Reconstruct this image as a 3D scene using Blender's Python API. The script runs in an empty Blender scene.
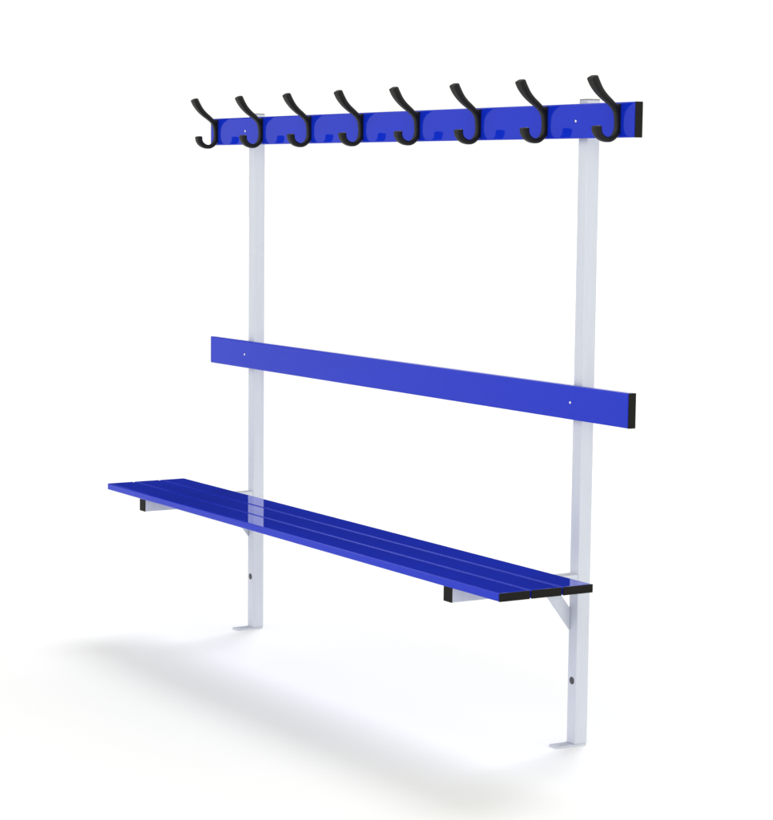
import bpy, bmesh, math
from mathutils import Vector, Matrix

scene = bpy.context.scene
COL = scene.collection

# ------------------------------------------------------------------ materials
def new_mat(name):
    m = bpy.data.materials.new(name)
    m.use_nodes = True
    nt = m.node_tree
    return m, nt, nt.nodes['Principled BSDF']


def surface(name, color, rough, ior=1.45, metallic=0.0, var=0.05, vscale=40.0,
            bump=0.0, bscale=300.0, rvar=0.0, stretch=None):
    """Principled surface with a little procedural variation in tone, gloss and relief."""
    m, nt, b = new_mat(name)
    b.inputs['IOR'].default_value = ior
    b.inputs['Metallic'].default_value = metallic
    tc = nt.nodes.new('ShaderNodeTexCoord')
    mp = nt.nodes.new('ShaderNodeMapping')
    if stretch:
        mp.inputs['Scale'].default_value = stretch
    nt.links.new(tc.outputs['Object'], mp.inputs['Vector'])
    n = nt.nodes.new('ShaderNodeTexNoise')
    n.inputs['Scale'].default_value = vscale
    n.inputs['Detail'].default_value = 4
    nt.links.new(mp.outputs['Vector'], n.inputs['Vector'])
    r = nt.nodes.new('ShaderNodeValToRGB')
    r.color_ramp.elements[0].position = 0.3
    r.color_ramp.elements[1].position = 0.7
    r.color_ramp.elements[0].color = [c * (1 - var) for c in color] + [1]
    r.color_ramp.elements[1].color = [c * (1 + var) for c in color] + [1]
    nt.links.new(n.outputs['Fac'], r.inputs['Fac'])
    nt.links.new(r.outputs['Color'], b.inputs['Base Color'])
    mr = nt.nodes.new('ShaderNodeMapRange')
    mr.inputs['To Min'].default_value = max(0.0, rough - rvar)
    mr.inputs['To Max'].default_value = rough + rvar
    nt.links.new(n.outputs['Fac'], mr.inputs['Value'])
    nt.links.new(mr.outputs['Result'], b.inputs['Roughness'])
    if bump:
        n2 = nt.nodes.new('ShaderNodeTexNoise')
        n2.inputs['Scale'].default_value = bscale
        n2.inputs['Detail'].default_value = 3
        nt.links.new(mp.outputs['Vector'], n2.inputs['Vector'])
        bp = nt.nodes.new('ShaderNodeBump')
        bp.inputs['Strength'].default_value = bump
        bp.inputs['Distance'].default_value = 0.001
        nt.links.new(n2.outputs['Fac'], bp.inputs['Height'])
        nt.links.new(bp.outputs['Normal'], b.inputs['Normal'])
    return m


BLUE = surface('blue_gloss_lacquer', (0.0045, 0.0225, 0.480), 0.035, ior=1.28,
               var=0.04, vscale=6, rvar=0.015, stretch=(0.4, 3, 3))
POST = surface('pale_painted_metal', (0.535, 0.558, 0.635), 0.34, ior=1.45, metallic=0.15,
               var=0.025, vscale=30, rvar=0.06, stretch=(3, 3, 0.3))
BLACK = surface('black_plastic', (0.0050, 0.0044, 0.0036), 0.6, ior=1.24, var=0.15, vscale=120,
                bump=0.12, bscale=900)
HOOK = surface('black_textured_plastic', (0.0055, 0.0052, 0.0050), 0.45, ior=1.3, var=0.2, vscale=260,
               bump=0.35, bscale=650, rvar=0.08)
PLUG = surface('dark_grey_rubber', (0.05, 0.05, 0.062), 0.5, var=0.1)
CAPG = surface('grey_plastic', (0.22, 0.22, 0.24), 0.5, var=0.06)
STEEL = surface('bright_steel', (0.70, 0.71, 0.75), 0.28, metallic=1.0, var=0.03)
FLOOR = surface('white_floor_finish', (0.89, 0.89, 0.89), 0.85, ior=1.3, var=0.004, vscale=2)

# ------------------------------------------------------------------ mesh helpers
def link(name, bm, mat, parent, smooth=False):
    me = bpy.data.meshes.new(name)
    bm.normal_update()
    bm.to_mesh(me)
    bm.free()
    me.materials.append(mat)
    if smooth:
        for p in me.polygons:
            p.use_smooth = True
    o = bpy.data.objects.new(name, me)
    COL.objects.link(o)
    o.parent = parent
    return o


def bevelled(bm, r, seg=3):
    if r > 0:
        bmesh.ops.bevel(bm, geom=list(bm.edges), offset=r, segments=seg, profile=0.5,
                        affect='EDGES', clamp_overlap=True)


def box(name, lo, hi, mat, parent, bev=0.001, seg=3, loc=None):
    """Box from lo to hi (bench coordinates); origin at its centre."""
    lo, hi = Vector(lo), Vector(hi)
    c = (lo + hi) / 2
    s = hi - lo
    bm = bmesh.new()
    bmesh.ops.create_cube(bm, size=1.0)
    for v in bm.verts:
        v.co = Vector((v.co.x * s.x, v.co.y * s.y, v.co.z * s.z))
    bevelled(bm, bev, seg)
    o = link(name, bm, mat, parent)
    base = parent_origin(parent)
    o.location = c - base
    # smooth only the rounded edges
    for p in o.data.polygons:
        p.use_smooth = max(abs(p.normal.x), abs(p.normal.y), abs(p.normal.z)) < 0.999
    return o


def parent_origin(p):
    v = Vector((0, 0, 0))
    while p is not None:
        v += p.location
        p = p.parent
    return v


def copy_tree(o, parent, offset):
    c = o.copy()
    COL.objects.link(c)
    c.parent = parent
    c.location = o.location + Vector(offset)
    for ch in list(o.children):
        copy_tree(ch, c, (0, 0, 0))
    return c


def dome(name, centre, normal_axis_y, radius, height, mat, parent):
    """Low domed screw head or plug facing -Y."""
    bm = bmesh.new()
    prof = [(radius, 0.0), (radius, height * 0.35), (radius * 0.88, height * 0.7),
            (radius * 0.6, height * 0.92), (radius * 0.3, height)]
    n = 28
    rings = []
    for r, h in prof:
        rings.append([bm.verts.new((r * math.cos(2 * math.pi * k / n), -h,
                                    r * math.sin(2 * math.pi * k / n))) for k in range(n)])
    for a, b in zip(rings, rings[1:]):
        for k in range(n):
            bm.faces.new((a[k], a[(k + 1) % n], b[(k + 1) % n], b[k]))
    bm.faces.new(rings[-1])
    bm.faces.new(list(reversed(rings[0])))
    bmesh.ops.recalc_face_normals(bm, faces=bm.faces)
    o = link(name, bm, mat, parent, True)
    o.location = Vector(centre) - parent_origin(parent)
    return o


def catmull(pts, per=8):
    out = []
    P = [pts[0]] + list(pts) + [pts[-1]]
    for i in range(1, len(P) - 2):
        p0, p1, p2, p3 = P[i - 1], P[i], P[i + 1], P[i + 2]
        for k in range(per):
            t = k / per
            out.append(tuple(0.5 * (2 * b + (c - a) * t + (2 * a - 5 * b + 4 * c - d) * t * t
                                    + (3 * b - a - 3 * c + d) * t ** 3)
                             for a, b, c, d in zip(p0, p1, p2, p3)))
    out.append(tuple(pts[-1]))
    return out


# ------------------------------------------------------------------ dimensions (metres)
L = 1.0                       # half length of every blue board
T = 0.0197                    # board thickness
XP = 0.7841                   # post centre
PW, PD = 0.0325, 0.0345       # post section
FR = 0.0008                   # post front face (just clear of the boards' backs)
SEAT_TOP, SEAT_T = 0.4240, 0.0185
ARM_LO, ARM_HI, ARM_F = 0.3700, SEAT_TOP - SEAT_T - 0.0004, -0.3477

bench = bpy.data.objects.new('changing_room_bench', None)
bench.empty_display_size = 0.2
COL.objects.link(bench)
bench['label'] = 'blue slatted changing room bench with pale metal posts and eight black hooks'
bench['category'] = 'bench'

CAP = 0.0024


def board(name, y0, y1, z0, z1):
    b = box(name, (-L + CAP, y0, z0), (L - CAP, y1, z1), BLUE, bench, 0.0030, 4)
    for s in (1, -1):
        e = 0.0002 if s > 0 else -0.0014
        xs = sorted((s * (L - CAP - 0.0004), s * L))
        box('end_cap', (xs[0], y0 - e, z0 - e), (xs[1], y1 + e, z1 + e), BLACK, b, 0.0012, 2)
    return b


# seat: three slats
W = 0.0802
GAP = (0.2490 - 3 * W) / 2
for i in range(3):
    y0 = -0.3563 + i * (W + GAP)
    board('seat_slat', y0, y0 + W, SEAT_TOP - SEAT_T, SEAT_TOP)
# backrest and hook rail
back = board('backrest', -T, 0, 0.7636, 0.8418)
rail = board('hook_rail', -T, 0, 1.3997, 1.4769)
for s in (-1, 1):
    dome('bolt', (s * XP, -T, 0.8027), -1, 0.0034, 0.0020, STEEL, back)
    dome('bolt', (s * XP, -T, 1.4383), -1, 0.0034, 0.0020, STEEL, rail)


# ------------------------------------------------------------------ posts
def foot_plate(parent, x):
    """Flat foot with one fixing hole in front of the post."""
    bm = bmesh.new()
    x0, x1, y0, y1, z1 = -PW / 2, PW / 2, -0.050, FR + PD - 0.0005, 0.0045
    r = 0.003
    outer = []
    for cx, cy, a0 in ((x1 - r, y1 - r, 0), (x0 + r, y1 - r, 90), (x0 + r, y0 + r, 180), (x1 - r, y0 + r, 270)):
        for k in range(5):
            a = math.radians(a0 + 90 * k / 4)
            outer.append(bm.verts.new((cx + r * math.cos(a), cy + r * math.sin(a), z1)))
    n = 24
    inner = [bm.verts.new((0.0055 * math.cos(2 * math.pi * k / n), -0.027 + 0.0055 * math.sin(2 * math.pi * k / n), z1))
             for k in range(n)]
    edges = [bm.edges.new((a, b)) for ring in (outer, inner) for a, b in zip(ring, ring[1:] + ring[:1])]
    res = bmesh.ops.triangle_fill(bm, edges=edges, use_beauty=True, use_dissolve=False)
    faces = [g for g in res['geom'] if isinstance(g, bmesh.types.BMFace)]
    ext = bmesh.ops.extrude_face_region(bm, geom=faces)
    for v in [g for g in ext['geom'] if isinstance(g, bmesh.types.BMVert)]:
        v.co.z = 0.0003
    bmesh.ops.recalc_face_normals(bm, faces=bm.faces)
    o = link('foot_plate', bm, POST, parent)
    o.location = Vector((x, 0, 0)) - parent_origin(parent)
    return o


def make_post(x):
    p = box('post', (x - PW / 2, FR, 0.0045), (x + PW / 2, FR + PD, 1.4855), POST, bench, 0.0014, 3)
    box('top_cap', (x - PW / 2 + 0.0004, FR + 0.0004, 1.4853), (x + PW / 2 - 0.0004, FR + PD - 0.0004, 1.4882),
        CAPG, p, 0.0008, 2)
    dome('plug', (x, FR, 0.1534), -1, 0.0088, 0.0016, PLUG, p)
    foot_plate(p, x)
    return p


def make_arm(x):
    a = box('support_arm', (x - PW / 2, ARM_F + 0.0025, ARM_LO), (x + PW / 2, FR - 0.0004, ARM_HI), POST, bench, 0.0012, 3)
    box('end_cap', (x - PW / 2 - 0.0002, ARM_F, ARM_LO - 0.0002), (x + PW / 2 + 0.0002, ARM_F + 0.0029, ARM_HI - 0.0004),
        BLACK, a, 0.0008, 2)
    return a


def make_brace(x):
    """Slanting flat bar between the arm's underside and the post, at the post's far side."""
    prof = [(-0.0770, ARM_LO - 0.0003), (-0.0375, ARM_LO - 0.0003), (FR - 0.0003, 0.3215), (FR - 0.0003, 0.2700)]
    xa, xb = -PW / 2 + 0.0004, -PW / 2 + 0.0054
    bm = bmesh.new()
    A = [bm.verts.new((xa, y, z - 0.32)) for y, z in prof]
    B = [bm.verts.new((xb, y, z - 0.32)) for y, z in prof]
    bm.faces.new(A)
    bm.faces.new(list(reversed(B)))
    for k in range(4):
        bm.faces.new((A[k], A[(k + 1) % 4], B[(k + 1) % 4], B[k]))
    bmesh.ops.recalc_face_normals(bm, faces=bm.faces)
    bevelled(bm, 0.0006, 2)
    o = link('brace', bm, POST, bench)
    o.location = Vector((x, 0, 0.32))
    return o


for maker in (make_post, make_arm, make_brace):
    first = maker(XP)
    copy_tree(first, bench, (-2 * XP, 0, 0))

# ------------------------------------------------------------------ coat hooks
# centre line of one hook in its own (y, z) plane with width across and thickness
HK = [(-0.0935, 1.5282, 0.0248, 0.0132), (-0.0862, 1.5150, 0.0235, 0.0134), (-0.0750, 1.5005, 0.0195, 0.0126),
      (-0.0615, 1.4883, 0.0165, 0.0116), (-0.0475, 1.4783, 0.0145, 0.0106), (-0.0350, 1.4680, 0.0130, 0.0100),
      (-0.0268, 1.4550, 0.0122, 0.0096), (-0.0242, 1.4365, 0.0115, 0.0092), (-0.0248, 1.4180, 0.0118, 0.0092),
      (-0.0310, 1.4040, 0.0122, 0.0092), (-0.0445, 1.3958, 0.0130, 0.0092), (-0.0600, 1.3968, 0.0150, 0.0102),
      (-0.0722, 1.4035, 0.0175, 0.0114), (-0.0785, 1.4125, 0.0200, 0.0122), (-0.0800, 1.4220, 0.0215, 0.0126)]


def make_hook(x):
    path = [(y, z, w * 1.12, t * 1.20) for y, z, w, t in catmull(HK, 6)]
    zc = 1.4383
    bm = bmesh.new()
    n = 24
    N = len(path)

    def ring(c, nrm, w, t):
        out = []
        for k in range(n):
            a = 2 * math.pi * k / n
            ca, sa = math.cos(a), math.sin(a)
            e = 0.42
            px = math.copysign(abs(ca) ** e, ca) * w / 2
            pn = math.copysign(abs(sa) ** e, sa) * t / 2
            out.append(bm.verts.new((px, c[0] + nrm[0] * pn, c[1] + nrm[1] * pn - zc)))
        return out

    frames = []
    for i, (y, z, w, t) in enumerate(path):
        a, b = path[max(0, i - 1)], path[min(N - 1, i + 1)]
        d = Vector((b[0] - a[0], b[1] - a[1])).normalized()
        frames.append((Vector((y, z)), d, w, t))
    rings = []
    c, d, w, t = frames[0]
    nrm = (-d[1], d[0])
    for off, sc in ((0.0034, 0.55), (0.0028, 0.80), (0.0015, 0.95)):
        rings.append(ring(c - d * off, nrm, w * sc, t * sc))
    for c, d, w, t in frames:
        rings.append(ring(c, (-d[1], d[0]), w, t))
    for off, sc in ((0.0015, 0.95), (0.0028, 0.80), (0.0034, 0.55)):
        rings.append(ring(c + d * off, (-d[1], d[0]), w * sc, t * sc))
    for a, b in zip(rings, rings[1:]):
        for k in range(n):
            bm.faces.new((a[k], a[(k + 1) % n], b[(k + 1) % n], b[k]))
    bm.faces.new(rings[0])
    bm.faces.new(list(reversed(rings[-1])))
    # flat back of the hook, screwed against the rail
    pad = bmesh.new()
    bmesh.ops.create_cube(pad, size=1.0)
    lo, hi = Vector((-0.0056, -0.0240, 1.4080)), Vector((0.0056, -0.0190, 1.4738))
    for v in pad.verts:
        v.co = Vector((a + (b - a) * (c + 0.5) for a, b, c in zip(lo, hi, v.co)))
        if v.co.y < -0.022 and v.co.z > 1.46:
            v.co.y, v.co.z = -0.0300, 1.4728
        v.co.z -= zc
    bevelled(pad, 0.0012, 2)
    tmp = bpy.data.meshes.new('pad')
    pad.to_mesh(tmp)
    pad.free()
    bm.from_mesh(tmp)
    bpy.data.meshes.remove(tmp)
    bmesh.ops.recalc_face_normals(bm, faces=bm.faces)
    o = link('coat_hook', bm, HOOK, bench, True)
    o.location = (x, 0, zc)
    return o


HX0, HX1 = -0.9565, 0.9415
hook = make_hook(HX0)
for i in range(1, 8):
    copy_tree(hook, bench, ((HX1 - HX0) * i / 7, 0, 0))

# ------------------------------------------------------------------ floor
bm = bmesh.new()
bmesh.ops.create_grid(bm, x_segments=2, y_segments=2, size=60)
floor = link('floor', bm, FLOOR, None)
floor['kind'] = 'structure'
floor['label'] = 'plain white studio floor under the blue bench'
floor['category'] = 'floor'

# ------------------------------------------------------------------ camera
yaw, pitch, roll = 1.0564, 0.1237, 0.0050
f, ppx, ppy = 2285.2733, 291.823, 459.4075
PWID, PHEI = 773.0, 820.0
fw = Vector((-math.sin(yaw) * math.cos(pitch), math.cos(yaw) * math.cos(pitch), -math.sin(pitch)))
r = Vector((math.cos(yaw), math.sin(yaw), 0))
u = r.cross(fw)
r, u = r * math.cos(roll) + u * math.sin(roll), u * math.cos(roll) - r * math.sin(roll)
cam = bpy.data.cameras.new('camera')
cam.sensor_fit = 'HORIZONTAL'
cam.sensor_width = 36
cam.lens = f / PWID * 36
cam.shift_x = (PWID / 2 - ppx) / PWID
cam.shift_y = (ppy - PHEI / 2) / PWID
cam.clip_start = 0.05
cam.clip_end = 2000
co = bpy.data.objects.new('camera', cam)
COL.objects.link(co)
m = Matrix((r, u, -fw)).transposed().to_4x4()
m.translation = Vector((4.9915, -3.1266, 1.3144))
co.matrix_world = m
scene.camera = co

# ------------------------------------------------------------------ studio light
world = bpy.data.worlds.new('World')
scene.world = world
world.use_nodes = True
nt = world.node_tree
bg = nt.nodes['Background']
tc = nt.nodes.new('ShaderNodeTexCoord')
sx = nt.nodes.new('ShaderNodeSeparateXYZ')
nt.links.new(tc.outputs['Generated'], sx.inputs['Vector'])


def mrange(src, a, b, lo=0.0, hi=1.0):
    n = nt.nodes.new('ShaderNodeMapRange')
    n.interpolation_type = 'SMOOTHSTEP'
    n.inputs['From Min'].default_value = a
    n.inputs['From Max'].default_value = b
    n.inputs['To Min'].default_value = lo
    n.inputs['To Max'].default_value = hi
    nt.links.new(src, n.inputs['Value'])
    return n.outputs['Result']


def math_node(op, a, b):
    n = nt.nodes.new('ShaderNodeMath')
    n.operation = op
    for k, v in ((0, a), (1, b)):
        if isinstance(v, (int, float)):
            n.inputs[k].default_value = v
        else:
            nt.links.new(v, n.inputs[k])
    return n.outputs[0]


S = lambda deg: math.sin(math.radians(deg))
# world gradient: low white sweep, dark band added behind for seat reflections, dimmed overhead
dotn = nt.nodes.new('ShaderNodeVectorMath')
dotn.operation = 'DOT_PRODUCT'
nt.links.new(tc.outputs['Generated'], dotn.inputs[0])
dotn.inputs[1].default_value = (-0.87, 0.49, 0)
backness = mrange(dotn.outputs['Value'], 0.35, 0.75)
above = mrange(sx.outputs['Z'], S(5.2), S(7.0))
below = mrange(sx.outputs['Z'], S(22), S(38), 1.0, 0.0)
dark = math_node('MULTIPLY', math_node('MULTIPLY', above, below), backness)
bright_ring = mrange(sx.outputs['Z'], S(5), S(12), 1.10, 2.45)      # bright ring added to the world, lights the floor under the bench
ring_dimmed_top = math_node('MULTIPLY', bright_ring, mrange(sx.outputs['Z'], S(28), S(50), 1.0, 0.17))  # overhead of the world dimmed so the seat shades the floor less
val = math_node('MULTIPLY', ring_dimmed_top, math_node('SUBTRACT', 1.0, math_node('MULTIPLY', dark, 0.984)))
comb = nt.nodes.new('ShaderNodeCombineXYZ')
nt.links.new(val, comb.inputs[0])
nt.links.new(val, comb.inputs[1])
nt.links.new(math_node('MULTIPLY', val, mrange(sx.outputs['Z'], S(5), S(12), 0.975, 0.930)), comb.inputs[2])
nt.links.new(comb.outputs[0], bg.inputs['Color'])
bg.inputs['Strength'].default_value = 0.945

key = bpy.data.lights.new('key_softbox', 'AREA')
key.shape = 'DISK'
key.size = 82
key.energy = 156000
key.color = (0.93, 0.942, 1.0)
ko = bpy.data.objects.new('key_softbox', key)
COL.objects.link(ko)
target = Vector((0, -0.2, 0.3))
to_lamp = Vector((-0.36, 0.47, 0.81)).normalized()
ko.location = target + to_lamp * 200.0
ko.rotation_euler = (target - ko.location).to_track_quat('-Z', 'Y').to_euler()

# ------------------------------------------------------------------ view
vs = scene.view_settings
vs.view_transform = 'Standard'
vs.look = 'None'
vs.exposure = 0
vs.gamma = 1
vs.use_curve_mapping = False
scene.cycles.max_bounces = 8
scene.cycles.use_denoising = True
